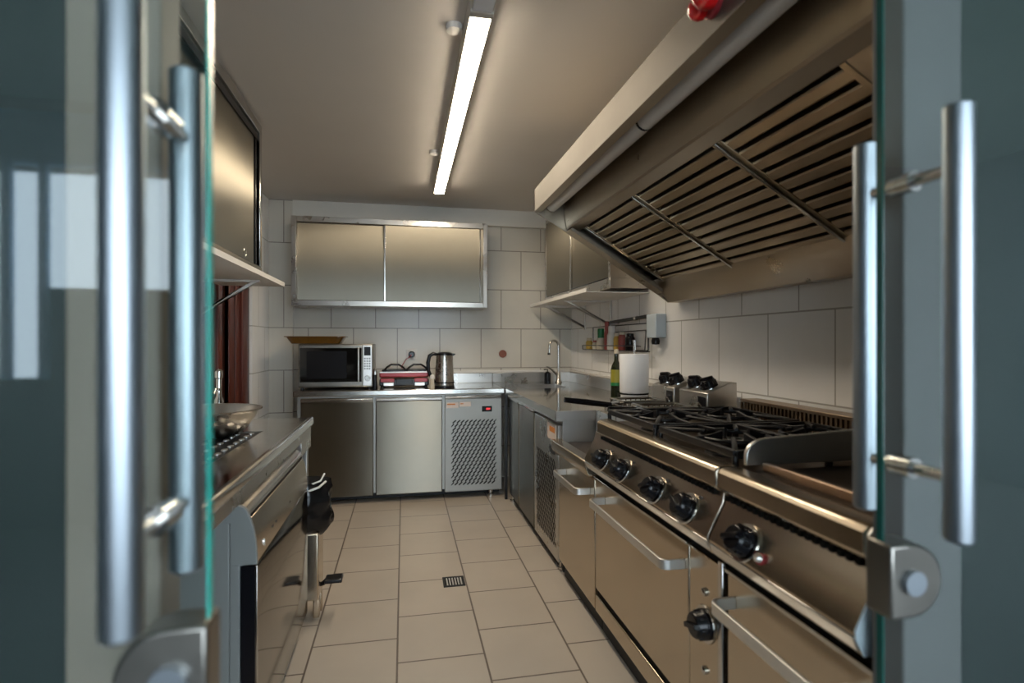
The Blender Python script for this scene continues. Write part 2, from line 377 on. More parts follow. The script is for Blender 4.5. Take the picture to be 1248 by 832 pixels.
def grille(plane, u0, u1, z0, z1, c, parent, mat='blackm'):
    """a field of slanted slots punched through a steel panel; plane 'y' faces -Y, 'x' faces -X"""
    g = MB(); n = 11; R = 18; dz = (z1-z0)/R; du = (u1-u0)/n
    for j in range(R):
        for i in range(n):
            a = u0+du*(i+.5)+(du*.25 if j%2 else -du*.25); b = z0+dz*(j+.5)
            L, W = .019, .0068
            q = []
            for (s, w) in ((-1,-1),(1,-1),(1,1),(-1,1)):
                uu = a+s*L*.72 - w*W*.45; zz = b + s*L*.62 + w*W*.62
                uu = min(max(uu, u0), u1); zz = min(max(zz, z0), z1)
                q.append((uu, zz))
            P = [g.bm.verts.new((uu, c, zz) if plane == 'y' else (c, uu, zz)) for uu, zz in q]
            P2 = [g.bm.verts.new((uu, c+.003, zz) if plane == 'y' else (c+.003, uu, zz)) for uu, zz in q]
            g.bm.faces.new(P); g.bm.faces.new(P2[::-1])
            for k in range(4): g.bm.faces.new([P[k], P2[k], P2[(k+1)%4], P[(k+1)%4]])
    return g.build('vent_grille', mat, parent, smooth=False)

# ------------------------------------------------------------------ back refrigerated counter
t = thing('refrigerated_counter', (0, 4.64, 0), 'steel undercounter fridge with two doors and grille along the back wall', 'fridge')
F = 4.335
MB().box(-.795, .785, F+.022, 4.93, .075, .836).build('cabinet_body', 'greysteel', t, .002)
for x0, x1 in ((-.765,-.232), (-.212,.300)):
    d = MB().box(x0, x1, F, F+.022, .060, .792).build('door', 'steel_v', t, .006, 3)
    MB().prism([(F-.004,.794),(F+.02,.794),(F+.02,.822),(F+.004,.822),(F-.006,.812)], 0, x0, x1).build('door_grip', 'polish', d, .002)
pn = MB().box(.322, .782, F+.002, F+.022, .055, .800).build('compressor_panel', 'greysteel', t, .004)
MB().prism([(F-.004,.803),(F+.02,.803),(F+.02,.826),(F+.004,.826),(F-.006,.816)], 0, .322, .782).build('panel_lip', 'polish', pn, .002)
grille('y', .372, .738, .105, .630, F-.0005, pn)
for bx in ((.335,.430,F+.0005,F+.002,.725,.770),(.438,.530,F+.0005,F+.002,.735,.772)): MB().box(*bx).build('sticker', 'sticker', pn, smooth=False)
for bx in ((.340,.405,F-.0003,F+.001,.750,.760),(.444,.470,F-.0003,F+.001,.754,.762)): MB().box(*bx).build('sticker_print', 'orange', pn, smooth=False)
MB().box(.620,.702,F-.002,F+.003,.690,.735).build('temperature_display', 'black', pn, .002)
MB().box(.654,.686,F-.003,F-.001,.706,.720).build('display_digits', 'reddisp', pn, smooth=False)
for x, y in ((-.74,4.40),(.70,4.40),(-.74,4.88),(.74,4.88)):
    MB().lathe([(0,0),(.026,0),(.026,.012),(.017,.018),(.017,.076),(0,.076)], (x,y,0), n=16).build('leg', 'polish', t)
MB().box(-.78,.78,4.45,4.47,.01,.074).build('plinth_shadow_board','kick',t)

w = thing('worktop', (0, 4.62, .838), 'steel worktop carrying microwave and kettle along the back wall', 'worktop')
MB().box(-.815, .80, 4.305, 4.945, .838, .880).build('top_slab', 'polish', w, .006, 3)
MB().box(.43, .80, 4.925, 4.945, .880, .968).build('upstand', 'steel', w, .002)

# right refrigerated counter
t = thing('refrigerated_counter', (1.18, 3.5, 0), 'steel undercounter fridge below the tap worktop on the right', 'fridge')
X0 = .820
MB().box(X0+.022, 1.55, 2.815, 4.215, .075, .824).build('cabinet_body', 'satin', t, .002)
d = MB().box(X0, X0+.022, 3.385, 3.84, .060, .800).build('door', 'steel_v', t, .006, 3)
MB().box(X0-.006, X0+.02, 3.385, 3.84, .803, .822).build('door_grip', 'polish', d, .004)
d = MB().box(X0, X0+.022, 3.86, 4.19, .060, .800).build('door', 'steel_v', t, .006, 3)
MB().box(X0-.006, X0+.02, 3.86, 4.19, .803, .822).build('door_grip', 'polish', d, .004)
pn = MB().box(X0+.001, X0+.022, 2.83, 3.365, .055, .800).build('compressor_panel', 'steel', t, .004)
grille('x', 2.88, 3.31, .12, .600, X0-.0005, pn)
MB().box(X0-.0005,X0+.001,2.87,3.05,.700,.790).build('sticker', 'sticker', pn, smooth=False)
MB().box(X0-.0012,X0,2.89,3.0,.745,.775).build('sticker_print', 'orange', pn, smooth=False)
MB().box(X0-.003,X0+.002,2.90,3.0,.625,.668).build('temperature_display', 'black', pn, .002)
for x, y in ((.86,2.88),(.845,4.18),(1.5,2.88),(1.5,4.16)):
    MB().lathe([(0,0),(.026,0),(.026,.012),(.017,.018),(.017,.076),(0,.076)], (x,y,0), n=16).build('leg', 'polish', t)
MB().box(.850,.862,2.83,4.13,.002,.074).build('plinth', 'kick', t)
tag(MB().box(.790,.812,4.235,4.262,0,.836).build('corner_post','iron',bevel=.003), 'dark upright post in the corner between the two fridges', 'post')

w = thing('worktop', (1.19, 3.8, .838), 'polished steel worktop with tap and sink in the right corner', 'worktop')
SX0,SX1,SY0,SY1 = .97,1.33,4.22,4.66
MB().box(.802,SX0,2.80,4.945,.838,.880).box(SX1,1.555,2.80,4.945,.838,.880).box(SX0,SX1,2.80,SY0,.838,.880).box(SX0,SX1,SY1,4.945,.838,.880).build('top_slab', 'mirror', w, smooth=False)
MB().box(.802,.812,2.80,4.30,.826,.8385).build('front_lip','polish',w)
MB().box(.800,1.555,2.794,2.8005,.826,.881).build('end_lip','satin',w,.001)
MB().box(.802, 1.555, 4.925, 4.945, .880, .968).box(1.538, 1.558, 2.82, 4.925, .880, .968).build('upstand', 'steel', w, .002)
s = MB()
s.box(SX0,SX0+.004,SY0,SY1,.70,.878).box(SX1-.004,SX1,SY0,SY1,.70,.878).box(SX0,SX1,SY0,SY0+.004,.70,.878).box(SX0,SX1,SY1-.004,SY1,.70,.878).box(SX0,SX1,SY0,SY1,.696,.70)
s.build('sink_bowl', 'steel', w)
struct('trim_3', MB().box(.43,XR,4.932,YB,.970,.990).box(1.545,XR,2.80,4.932,.970,.990), 'white', 'white ledge above the steel upstand', 'ledge', bevel=.002)

# tap
t = thing('kitchen_tap', (1.395, 4.80, .88), 'chrome gooseneck tap in the back right corner', 'tap')
sp = [(1.395,4.80,.89),(1.395,4.80,1.20)] + [(1.352+.043*math.cos(math.radians(a)),4.80,1.215+.050*math.sin(math.radians(a))) for a in range(0,181,20)] + [(1.306,4.80,1.15)]
MB().tube(sp, .0115, 14).build('spout', 'polish', t)
MB().lathe([(0,0),(.032,0),(.030,.01),(.022,.02),(.021,.09),(.017,.10),(0,.10)], (1.395,4.80,.88), n=20).build('tap_body', 'polish', t)
MB().tube([(1.38,4.80,.955),(1.33,4.79,1.00),(1.30,4.785,1.022),(1.275,4.785,1.025)], [.011,.009,.008,.006], 10).build('lever', 'polish', t)
MB().cyl((1.306,4.80,1.152),(1.306,4.80,1.135), .0135, 14).build('nozzle', 'black', t)
t = thing('soap_dispenser', (1.30, 4.83, .88), 'small black soap dispenser beside the chrome gooseneck tap', 'dispenser')
MB().lathe([(0,0),(.030,0),(.030,.085),(.012,.10),(0,.10)], (1.30,4.83,.88), n=16).build('bottle_body', 'black', t)
MB().tube([(1.30,4.83,.975),(1.30,4.83,1.0),(1.265,4.83,1.0)], .006, 8).build('pump', 'black', t)

# ------------------------------------------------------------------ upper cabinets
t = thing('wall_cabinet', (-.09, 4.78, 1.545), 'wide steel wall cabinet with two sliding doors on the back wall', 'cabinet')
Y0 = 4.60
MB().box(-.885,-.845,Y0,4.95,1.545,2.268).box(.668,.705,Y0,4.95,1.545,2.268).box(-.845,.668,Y0,4.95,2.222,2.268).box(-.845,.668,Y0,4.95,1.545,1.590).box(-.845,.668,4.93,4.95,1.59,2.222).build('cabinet_body', 'steel', t, .003)
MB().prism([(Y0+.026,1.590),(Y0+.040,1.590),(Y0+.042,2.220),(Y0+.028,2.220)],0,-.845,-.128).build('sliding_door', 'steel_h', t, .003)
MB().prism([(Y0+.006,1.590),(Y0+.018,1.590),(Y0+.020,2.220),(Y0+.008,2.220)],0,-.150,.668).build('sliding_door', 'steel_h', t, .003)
for xa in (-.160,.636): MB().box(xa,xa+.014,Y0+.003,Y0+.045,1.590,2.220).build('door_edge', 'polish', t, .002)
MB().box(-.845,.668,Y0+.004,Y0+.07,1.5825,1.592).build('dark_track_strip', 'black', t)

t = thing('wall_cabinet', (-.945, 2.05, 1.633), 'tall-fronted steel wall cabinet on the left wall near the glass', 'cabinet')
X = -.77
MB().box(XL+.004,X-.05,.90,3.215,1.633,1.66).box(XL+.004,X-.05,.90,3.215,2.42,2.445).box(XL+.004,X-.05,3.195,3.215,1.66,2.42).box(XL+.004,X-.05,.90,.92,1.66,2.42).box(XL+.004,XL+.02,.92,3.195,1.66,2.42).build('cabinet_body', 'steel', t, .002)
MB().box(X-.05,X,.90,3.215,2.395,2.445).box(X-.05,X,.90,3.215,1.633,1.665).box(X-.05,X,3.180,3.2152,1.6652,2.3948).box(X-.05,X,.90,.93,1.6652,2.3948).build('front_frame', 'polish', t, .004)
for y0, y1, dx in ((.93,1.72,-.020),(1.70,2.46,-.040),(2.44,3.125,-.020)):
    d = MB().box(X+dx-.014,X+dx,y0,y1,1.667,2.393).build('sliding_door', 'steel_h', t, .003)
    MB().lathe([(.017,0),(.023,0),(.024,.003),(.020,.005),(.017,.003)], (X+dx-.001, y1-.17, 1.705), (1,0,0), 24, closed=True).build('finger_pull', 'polish', d)
MB().box(X-.05,X-.012,3.128,3.150,1.667,2.393).build('dark_gap_strip', 'black', t, .002)  # black strip stands in for the shaded gap beside the doors
MB().box(X-.018,X-.010,.93,3.18,2.350,2.395).build('dark_track_strip', 'black', t)  # black strip coloured in for the shaded gap under the top frame

def wall_shelf(name, x0, x1, y0, y1, z, wall_x, brs, label):
    t = thing(name, ((x0+x1)/2, (y0+y1)/2, z), label, 'shelf')
    front = x1 if wall_x < 0 else x0; s = 1 if wall_x < 0 else -1
    MB().prism([(wall_x+s*.003,z),(front,z),(front,z+.026),(front-s*.004,z+.026),(front-s*.004,z+.005),(wall_x+s*.003,z+.005)], 1, y0, y1).build('shelf_board', 'white', t)
    for yb in brs:
        b = MB().box(min(wall_x+s*.004,front-s*.06), max(wall_x+s*.004,front-s*.06), yb-.012, yb+.012, z-.014, z-.0005)
        b.box(min(wall_x+s*.004,wall_x+s*.016), max(wall_x+s*.004,wall_x+s*.016), yb-.012, yb+.012, z-.21, z-.014)
        b.prism([(front-s*.075,z-.012),(front-s*.105,z-.012),(wall_x+s*.012,z-.200),(wall_x+s*.012,z-.176)], 1, yb-.012, yb+.012)
        b.build('bracket', 'white', t, .002)
    return t
wall_shelf('wall_shelf', XL, -.742, 1.0, 3.66, 1.603, XL, (1.6, 3.30), 'white metal wall shelf with brackets under the left wall cabinet')
wall_shelf('wall_shelf', 1.135, XR, 3.28, 4.84, 1.570, XR, (3.95, 4.55), 'white metal wall shelf with brackets under the right corner cabinet')

t = thing('wall_cabinet', (1.43, 4.1, 1.600), 'steel corner wall cabinet beside the extraction hood', 'cabinet')
X = 1.30
MB().box(X,1.565,3.29,4.925,2.345,2.385).box(X,1.565,3.29,4.925,1.600,1.665).box(X,1.565,3.29,3.325,1.665,2.345).box(X,1.565,4.89,4.925,1.665,2.345).box(1.545,1.565,3.325,4.89,1.665,2.345).build('cabinet_body', 'steel', t, .003)
MB().box(X+.006,X+.022,4.14,4.89,1.667,2.343).build('sliding_door', 'steel_h', t, .003)
MB().box(X+.022,X+.036,3.325,4.17,1.672,2.343).build('sliding_door', 'steel_h', t, .003)
MB().box(X+.001,X+.02,4.135,4.155,1.667,2.343).build('door_edge', 'polish', t, .002)
MB().box(X+.004,X+.04,3.325,4.89,1.662,1.674).build('dark_track_strip', 'black', t)

# ------------------------------------------------------------------ extraction hood
t = thing('extraction_hood', (1.1, 1.85, 1.48), 'large steel extraction hood with baffle filters over the range', 'hood')
HY0, HY1 = .80, 2.90
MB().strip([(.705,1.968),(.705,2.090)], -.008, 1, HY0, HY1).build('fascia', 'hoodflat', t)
MB().prism([(.705,2.090),(1.12,2.462),(1.565,2.462),(1.565,2.452),(1.13,2.452),(.713,2.080)], 1, HY0, HY1).build('canopy_top', 'hood', t)
MB().strip([(.705,1.968),(.740,1.962),(.748,1.972),(.752,2.035)], .003, 1, HY0, HY1).build('fascia_lip', 'hood', t)
ch = [(.752,2.035),(.800,2.048),(.838,2.044)] + [(.838+.03*math.sin(math.radians(a)), 2.014+.03*math.cos(math.radians(a))) for a in (20,45,70,90)] + [(.872,1.95),(.880,1.90),(.887,1.876)]
MB().strip(ch, .003, 1, HY0+.002, HY1-.02).build('lamp_channel', 'hood', t)
MB().strip([(.880,1.882),(.887,1.874),(.952,1.868),(.958,1.882)], .004, 1, HY0, HY1-.02).build('frame_bar', 'hood', t)
end = [(.705,1.968),(.705,2.090),(1.12,2.462),(1.565,2.462),(1.565,1.480),(1.500,1.480),(1.43,1.528),(.885,1.862)]
MB().prism(end, 1, HY1-.012, HY1).build('end_plate', 'hood', t)
MB().prism(end, 1, HY0, HY0+.012).build('end_plate', 'hood', t)
MB().prism([(.885,1.862),(1.43,1.528),(1.425,1.550),(.90,1.872)], 1, HY1-.085, HY1-.002).build('end_flange', 'hood', t)
MB().strip([(1.410,1.606),(1.435,1.560),(1.500,1.480),(1.560,1.480)], .004, 1, HY0, HY1-.012).build('grease_gutter', 'hood', t)
tl = MB().lathe([(0,0),(.024,0),(.032,.006),(.032,2.02),(.024,2.03),(0,2.03)], (.800, .85, 1.998), (0,1,0), 20).build('light_tube', 'clearplas', t)
MB().cyl((.800,.87,2.0),(.800,2.86,2.0), .013, 12).build('fluorescent_tube', 'white', tl)
MB().lathe([(.0322,0),(.0332,0),(.0332,.012),(.0322,.012)], (.800,1.70,1.998), (0,1,0), 20, closed=True).build('tube_ring', 'black', tl)
pA, pB = Vector((.958,1.872)), Vector((1.430,1.588)); dv = (pB-pA); L = dv.length; dv.normalize(); nv = Vector((-dv.y, dv.x))
if nv.y < 0: nv = -nv
def fp(s, h): q = pA + dv*s + nv*h; return (q.x, q.y)
for fy0, fy1 in ((2.165,2.79),(1.54,2.155),(1.03,1.53)):
    f = MB()
    N = 10; pit = L/N
    for i in range(N):
        a = pit*i
        # hat-shaped lower baffle: flat face with turned-up edges
        f.prism([fp(a+pit*.30,.030), fp(a+pit*.30,.004), fp(a+pit*.38,0), fp(a+pit*.92,0), fp(a+pit*1.0,.004), fp(a+pit*1.0,.030), fp(a+pit*.97,.030), fp(a+pit*.97,.008), fp(a+pit*.90,.004), fp(a+pit*.40,.004), fp(a+pit*.33,.008), fp(a+pit*.33,.030)], 1, fy0+.018, fy1-.018)
    f.build('baffle_filter', 'baffle', t)
    for yy in (fy0, fy1-.020): MB().prism([fp(0,-.002),fp(L,-.002),fp(L,.035),fp(0,.035)], 1, yy, yy+.020).build('filter_frame', 'baffle', t, .002)
MB().prism([fp(0,.040),fp(L,.040),fp(L,.046),fp(0,.046)], 1, 1.03, 2.79).build('plenum_back', 'blackm', t)
for yy in (2.160, 1.535): MB().prism([fp(-.005,-.010),fp(L,-.010),fp(L,.0),fp(-.005,.0)], 1, yy-.006, yy+.006).build('filter_rail', 'polish', t, .001)
MB().prism([fp(0,-.001),fp(L,-.001),fp(L,.006),fp(0,.006)], 1, HY0+.012, 1.028).build('blank_panel', 'hood', t)
MB().prism([fp(0,-.004),fp(L,-.004),fp(L,.030),fp(0,.030)], 1, 2.790, 2.815).build('end_rail', 'polish', t, .002)
t = thing('warning_lamp', (.704, 1.14, 2.03), 'red glossy alarm dome on the hood front edge', 'alarm lamp')
MB().lathe([(0,0),(.038,0),(.038,-.010),(.032,-.014),(0,-.014)], (.7055,1.135,2.038), (1,0,0), 24).build('lamp_base', 'red', t)
MB().lathe([(0,0),(.030,0),(.034,.012),(.032,.030),(.022,.044),(.010,.049),(0,.050)], (.691,1.118,2.040), (-1,0,0), 24).lathe([(0,0),(.026,0),(.029,.010),(.026,.024),(.016,.034),(0,.038)], (.691,1.160,2.034), (-1,0,0), 24).build('red_dome', 'redlamp', t)

# ------------------------------------------------------------------ gas range, griddle and fryer
def front_profile(dx=0.):
    # side outline of the sloping control panel, X then Z
    return [(.812,.868),(.806,.836),(.762,.752),(.764,.738),(.780,.706),(.86,.706),(.86,.868)]
RXB = 1.50
# --- range
t = thing('gas_range', (1.15, 1.74, 0), 'four burner gas range with black knobs and a wide oven door', 'range')
RY0, RY1 = 1.262, 2.225
MB().box(.830, RXB, RY0+.004, RY1-.004, .090, .890).build('cabinet_body', 'range', t, .002)
MB().prism(front_profile(), 1, RY0+.002, RY1-.002).build('control_panel', 'range', t, .003)
rb = [(.786,.876),(.786,.918),(.796,.930),(.835,.934),(.86,.925),(.86,.868),(.800,.866)]
MB().prism(rb, 1, RY0, 2.135).build('front_rail', 'range', t, .006, 3)
v = MB()
for i in range(40):
    yy = RY0+.03+i*.021
    v.box(.799,.8115,yy,yy+.011,.850,.862)
v.build('vent_slots', 'blackm', t)
MB().box(.862,1.44,RY0+.004,RY1-.004,.889,.906).build('hob_deck', 'deck', t, .004)
d = MB().box(.812,.829,1.442,2.222,.190,.662).build('oven_door', 'range', t, .004)
bar_handle(d, .812, .738, 1.462, 2.115, .598)
MB().box(.811,.829,1.442,2.222,.094,.164).build('drawer_front', 'range', t, .004)
MB().box(.822,.831,1.442,2.222,.160,.192).build('door_gap', 'blackm', t)
MB().box(.822,.835,RY0+.002,2.222,.664,.706).build('vent_recess', 'blackm', t)
MB().box(.803,.828,1.442,2.222,.664,.672).build('door_top_trim', 'polish', t, .002)
cs = MB().box(.812,.829,1.285,1.437,.094,.664).build('control_strip', 'range', t, .003)
knob(cs, (.811,1.352,.478), (-1,0,0), .040, 'polish', .3)
for z in (.565,.350):
    MB().lathe([(0,0),(.011,0),(.011,.006),(.006,.009),(0,.009)], (.812,1.355,z), (-1,0,0), 14).build('signal_button', 'polish', cs)
MB().box(.805,.830,1.264,1.284,.094,.680).build('side_stile', 'polish', t, .003)
kn = (-.886,0,.463)
def on_panel(z): return .806 + (.836-z)*(.762-.806)/(.836-.752)
for yy, z in ((2.035,.783),(1.845,.785),(1.585,.784),(1.392,.785)):
    knob(t, (on_panel(z)-.001, yy, z), kn, .037, 'polish', random.uniform(-.4,.9))
for yy in (2.0,1.8,1.545,1.355):
    MB().box(on_panel(.822)-.001, on_panel(.822)+.004, yy-.008, yy+.008, .818, .828).build('knob_mark', 'ink', t, smooth=False)
# burners and pan supports
def burner(cx, cy):
    r = .078
    b = MB().lathe([(0,0),(r*1.15,0),(r*1.1,.006),(r*.7,.010),(r*.66,.026),(r*.5,.032),(0,.032)], (cx,cy,.906), n=28).build('burner', 'iron', t)
    MB().lathe([(r*.30,.032),(r*.62,.032),(r*.62,.040),(r*.5,.045),(r*.30,.045)], (cx,cy,.906), n=28, closed=True).build('burner_cap', 'polish', b)
    g = MB(); hx, hy = .142, .215
    z0, z1 = .940, .962
    for s in (-1,1):
        g.box(cx-hx,cx+hx,cy+s*hy-.007,cy+s*hy+.007,z0,z1)
        g.box(cx+s*hx-.007,cx+s*hx+.007,cy-hy,cy+hy,z0,z1)
    # fingers towards the burner
    for s in (-1,1):
        g.prism([(cy+s*hy,z0),(cy+s*.050,z0+.008),(cy+s*.050,z1+.016),(cy+s*.11,z1+.004),(cy+s*hy,z1)], 0, cx-.006, cx+.006)
        g.prism([(cx+s*hx,z0),(cx+s*.045,z0+.008),(cx+s*.045,z1+.016),(cx+s*.09,z1+.004),(cx+s*hx,z1)], 1, cy-.006, cy+.006)
        for q in (-1,1):
            g.tube([(cx+s*hx,cy+q*hy,z1-.008),(cx+s*.055,cy+q*.075,z1+.002)], .008, 8)
            g.tube([(cx+s*hx,cy+q*hy,.905),(cx+s*hx,cy+q*hy,z0+.008)], .009, 8)
    g.tube([(cx+.105*math.cos(2*PI*k/28),cy+.105*math.sin(2*PI*k/28),z1-.006) for k in range(28)], .007, 8, True)
    g.build('pan_support', 'iron', t, .002)
for cx in (1.010,1.300):
    for cy in (1.985,1.515): burner(cx, cy)
# slotted flue at the back of the range and griddle
def flue(t, fa, fb):
  fl = MB().box(1.455,1.530,fa,fb,.880,.905).box(1.505,1.530,fa,fb,.905,1.0).box(1.445,1.530,fa,fb,.990,1.004)
  fl.build('flue_back', 'bronze', t, .002)
  fs = MB(); k = int((fb-fa)/.0212)
  for i in range(k):
    yy = fa+.010+i*.0212
    fs.box(1.447,1.456,yy,yy+.009,.905,.990)
  fs.box(1.447,1.456,fa,fa+.006,.905,.990).box(1.447,1.456,fb-.006,fb,.905,.990)
  fs.build('flue_slats', 'bronze', t)
flue(t, 1.264, 2.13)
for yy in (RY0+.06, RY1-.06):
    for x in (.88,1.44): MB().cyl((x,yy,0),(x,yy,.092), .022, 14).build('leg', 'polish', t)
MB().box(.846,.858,RY0,RY1,.002,.094).build('plinth', 'kick', t)
# bottom edge of control panel: a fine double bead
MB().prism([(.760,.742),(.772,.712),(.786,.712),(.786,.742)], 1, RY0+.004, RY1-.004).build('panel_bead', 'polish', t, .004)

# --- griddle
t = thing('gas_griddle', (1.15, 1.03, 0), 'steel griddle unit with splash guard and single knob nearest the doorway', 'griddle')
GY0, GY1 = .797, 1.256
MB().box(.830, RXB, GY0+.004, GY1-.004, .090, .880).build('cabinet_body', 'range', t, .002)
MB().prism(front_profile(), 1, GY0+.002, GY1-.002).build('control_panel', 'range', t, .003)
MB().prism(front_profile(), 1, GY0, GY0+.004).build('panel_end', 'wallbox', t)
MB().prism(rb, 1, GY0+.004, GY1).build('front_rail', 'range', t, .006, 3)
MB().prism(rb, 1, GY0-.006, GY0+.003).build('rail_end_cap', 'handle', t, .003)
v = MB()
for i in range(20):
    yy = GY0+.03+i*.021
    v.box(.799,.8115,yy,yy+.011,.850,.862)
v.build('vent_slots', 'blackm', t)
knob(t, (on_panel(.784)-.001, 1.128, .784), kn, .037, 'polish', .4)
MB().lathe([(0,0),(.010,0),(.010,.012),(.007,.016),(0,.016)], (on_panel(.772),1.062,.772), kn, 14).build('pilot_button', 'handle', t)
MB().lathe([(0,0),(.013,0),(.013,.004),(0,.004)], (on_panel(.772)-.001,1.062,.772), kn, 14).build('pilot_ring', 'red', t)
MB().box(.862,1.44,GY0+.004,GY1-.022,.879,.924).build('griddle_plate', 'griddle', t, .004)
MB().box(.893,.912,GY0+.010,GY1-.030,.922,.946).build('front_gutter', 'brassbar', t, .004)
sg = [(.858,.934),(.858,.958)] + [(.858+.06-.06*math.cos(math.radians(a)), .958+.045*math.sin(math.radians(a))) for a in range(15,91,15)] + [(1.20,1.018),(1.44,1.022),(1.44,.934)]
MB().prism(sg, 1, GY1-.018, GY1-.004).build('splash_guard', 'handle', t, .003)
d = MB().box(.812,.829,GY0+.004,1.250,.094,.664).build('door', 'range', t, .004)
bar_handle(d, .812, .738, .860, 1.222, .600)
MB().box(.822,.835,GY0+.002,GY1-.002,.664,.706).build('vent_recess', 'blackm', t)
MB().box(.803,.828,GY0+.004,1.250,.664,.674).build('door_top_trim', 'polish', t, .002)
MB().prism([(.760,.742),(.772,.712),(.786,.712),(.786,.742)], 1, GY0+.004, GY1-.004).build('panel_bead', 'polish', t, .004)
flue(t, .812, 1.254)
for yy in (GY0+.06, GY1-.06):
    for x in (.88,1.44): MB().cyl((x,yy,0),(x,yy,.092), .022, 14).build('leg', 'polish', t)
MB().box(.846,.858,GY0,GY1,.002,.094).build('plinth', 'kick', t)

# --- fryer
t = thing('deep_fryer', (1.15, 2.51, 0), 'double deep fryer unit between the range and the corner worktop', 'fryer')
FY0, FY1 = 2.232, 2.792
MB().box(.830, 1.50, FY0, FY1, .090, .700).build('cabinet_body', 'range', t, .002)
d = MB().box(.812,.829,FY0+.004,FY1-.008,.094,.655).build('door', 'range', t, .004)
bar_handle(d, .812, .740, 2.285, 2.660, .590)
MB().prism([(.770,.735),(.766,.725),(.772,.690),(.784,.668),(.83,.668),(.83,.735)], 1, FY0, FY1).build('ledge_front', 'range', t, .004)
MB().box(.78,1.02,FY0,FY1,.700,.712).build('ledge', 'deck', t, .002)
MB().box(.822,.832,FY0,FY1,.655,.670).build('door_gap', 'blackm', t)
b = MB()
for y0, y1 in ((2.240,2.500),(2.520,2.785)):
    b.box(1.02,1.50,y0,y1,.700,.885)
b.build('tank_case', 'steel', t, .004)
wl = MB()
for y0, y1 in ((2.262,2.478),(2.542,2.763)):
    wl.box(1.06,1.33,y0,y0+.008,.885,.905).box(1.06,1.33,y1-.008,y1,.885,.905).box(1.06,1.068,y0,y1,.885,.905).box(1.322,1.33,y0,y1,.885,.905)
wl.build('well_rim', 'polish', t, .002)
MB().box(1.07,1.32,2.27,2.47,.884,.888).box(1.07,1.32,2.55,2.755,.884,.888).build('oil_well', 'griddle', t)
hp = [(1.35,.885),(1.35,1.018),(1.462,1.066),(1.500,1.066),(1.500,.885)]
for y0, y1 in ((2.234,2.490),(2.545,2.790)):
    h = MB().prism(hp, 1, y0, y1).build('control_head', 'steel', t, .004)
    ax = (-.394,0,.919)
    for q in (.27,.74):
        yy = y0+(y1-y0)*q
        c = Vector((1.405, yy, 1.0416))
        knob(h, c, ax, .038, 'polish', .8 if q < .5 else .2)
    MB().box(1.3485,1.352,y0+.012,y0+.080,.888,1.000).build('head_switch_plate', 'black', h, .002)
    MB().tube([(1.345,y0+.020,.92),(1.338,y0+.030,.955),(1.338,y0+.055,.97),(1.345,y0+.070,.955)], .004, 8).build('head_wire', 'polish', h)
for yy in (FY0+.06, FY1-.06):
    for x in (.88,1.44): MB().cyl((x,yy,0),(x,yy,.092), .022, 14).build('leg', 'polish', t)
MB().box(.846,.858,FY0,FY1,.002,.094).build('plinth', 'kick', t)
def basket(yc, xh, zh, label):
    t = thing('fryer_basket', (1.20, yc, .905), label, 'basket', 'fryer baskets')
    m = MB(); x0,x1,y0,y1 = 1.085,1.31,yc-.085,yc+.085
    for z in (.906,.925,.950):
        m.tube([(x0,y0,z),(x1,y0,z),(x1,y1,z),(x0,y1,z)], .0045 if z < .94 else .008, 6, True)
    for i in range(9):
        x = x0+(x1-x0)*i/8
        for yy in (y0,y1): m.cyl((x,yy,.905),(x,yy,.95), .003, 5)
    for i in range(7):
        yy = y0+(y1-y0)*i/6
        for x in (x0,x1): m.cyl((x,yy,.905),(x,yy,.95), .002, 5)
        m.cyl((x0,yy,.907),(x1,yy,.907), .002, 5)
    m.build('wire_body', 'polish', t)
    MB().tube([(x0,yc-.03,.948),(x0-.03,yc,.935),(xh+.20,yc,.920+ (zh-.915)*.3)], .006, 8).tube([(x0,yc+.03,.948),(x0-.03,yc,.937)], .006, 8).build('handle_wire', 'bar', t)
    MB().tube([(xh+.25,yc,.917+(zh-.915)*.2),(xh+.12,yc,.917+(zh-.915)*.62),(xh,yc,zh)], [.015,.016,.014], 10).build('handle_grip', 'black', t)
basket(2.645, .80, .958, 'far fryer basket with long black handle reaching over the ledge')
basket(2.370, .93, .940, 'near fryer basket with black handle beside the pan supports')

# ------------------------------------------------------------------ things on the back worktop
t = thing('microwave_oven', (-.52, 4.62, .88), 'steel microwave oven with black glass door under the amber dish', 'microwave')
MB().box(-.805,-.240,4.455,4.86,.895,1.236).build('casing', 'steeld', t, .006)
d = MB().box(-.798,-.322,4.440,4.456,.905,1.228).build('door', 'steeld', t, .004)
MB().box(-.790,-.328,4.437,4.441,.938,1.206).build('door_glass', 'darkglass', d, .002)
MB().box(-.74,-.44,4.4355,4.4375,.965,1.180).build('viewing_window', 'black', d, .001)
MB().tube([(-.350,4.440,.945),(-.350,4.425,.955),(-.350,4.425,1.195),(-.350,4.440,1.205)], .007, 10).build('handle', 'handle', d)
pn = MB().box(-.318,-.246,4.440,4.457,.905,1.228).build('control_panel', 'handle', t, .004)
MB().box(-.308,-.258,4.4385,4.441,1.145,1.215).build('clock_display', 'black', pn, .001)
bt = MB()
for j in range(5):
    for i in range(3): bt.box(-.308+i*.018,-.296+i*.018,4.4385,4.441,1.035+j*.020,1.047+j*.020)
bt.build('buttons', 'greyplas', pn, smooth=False)
MB().lathe([(0,0),(.024,0),(.021,.012),(0,.012)], (-.282,4.440,.965), (0,-1,0), 22).build('dial', 'polish', pn)
for x in (-.78,-.27):
    for yy in (4.49,4.83): MB().cyl((x,yy,.8802),(x,yy,.897), .014, 12).build('foot', 'black', t)

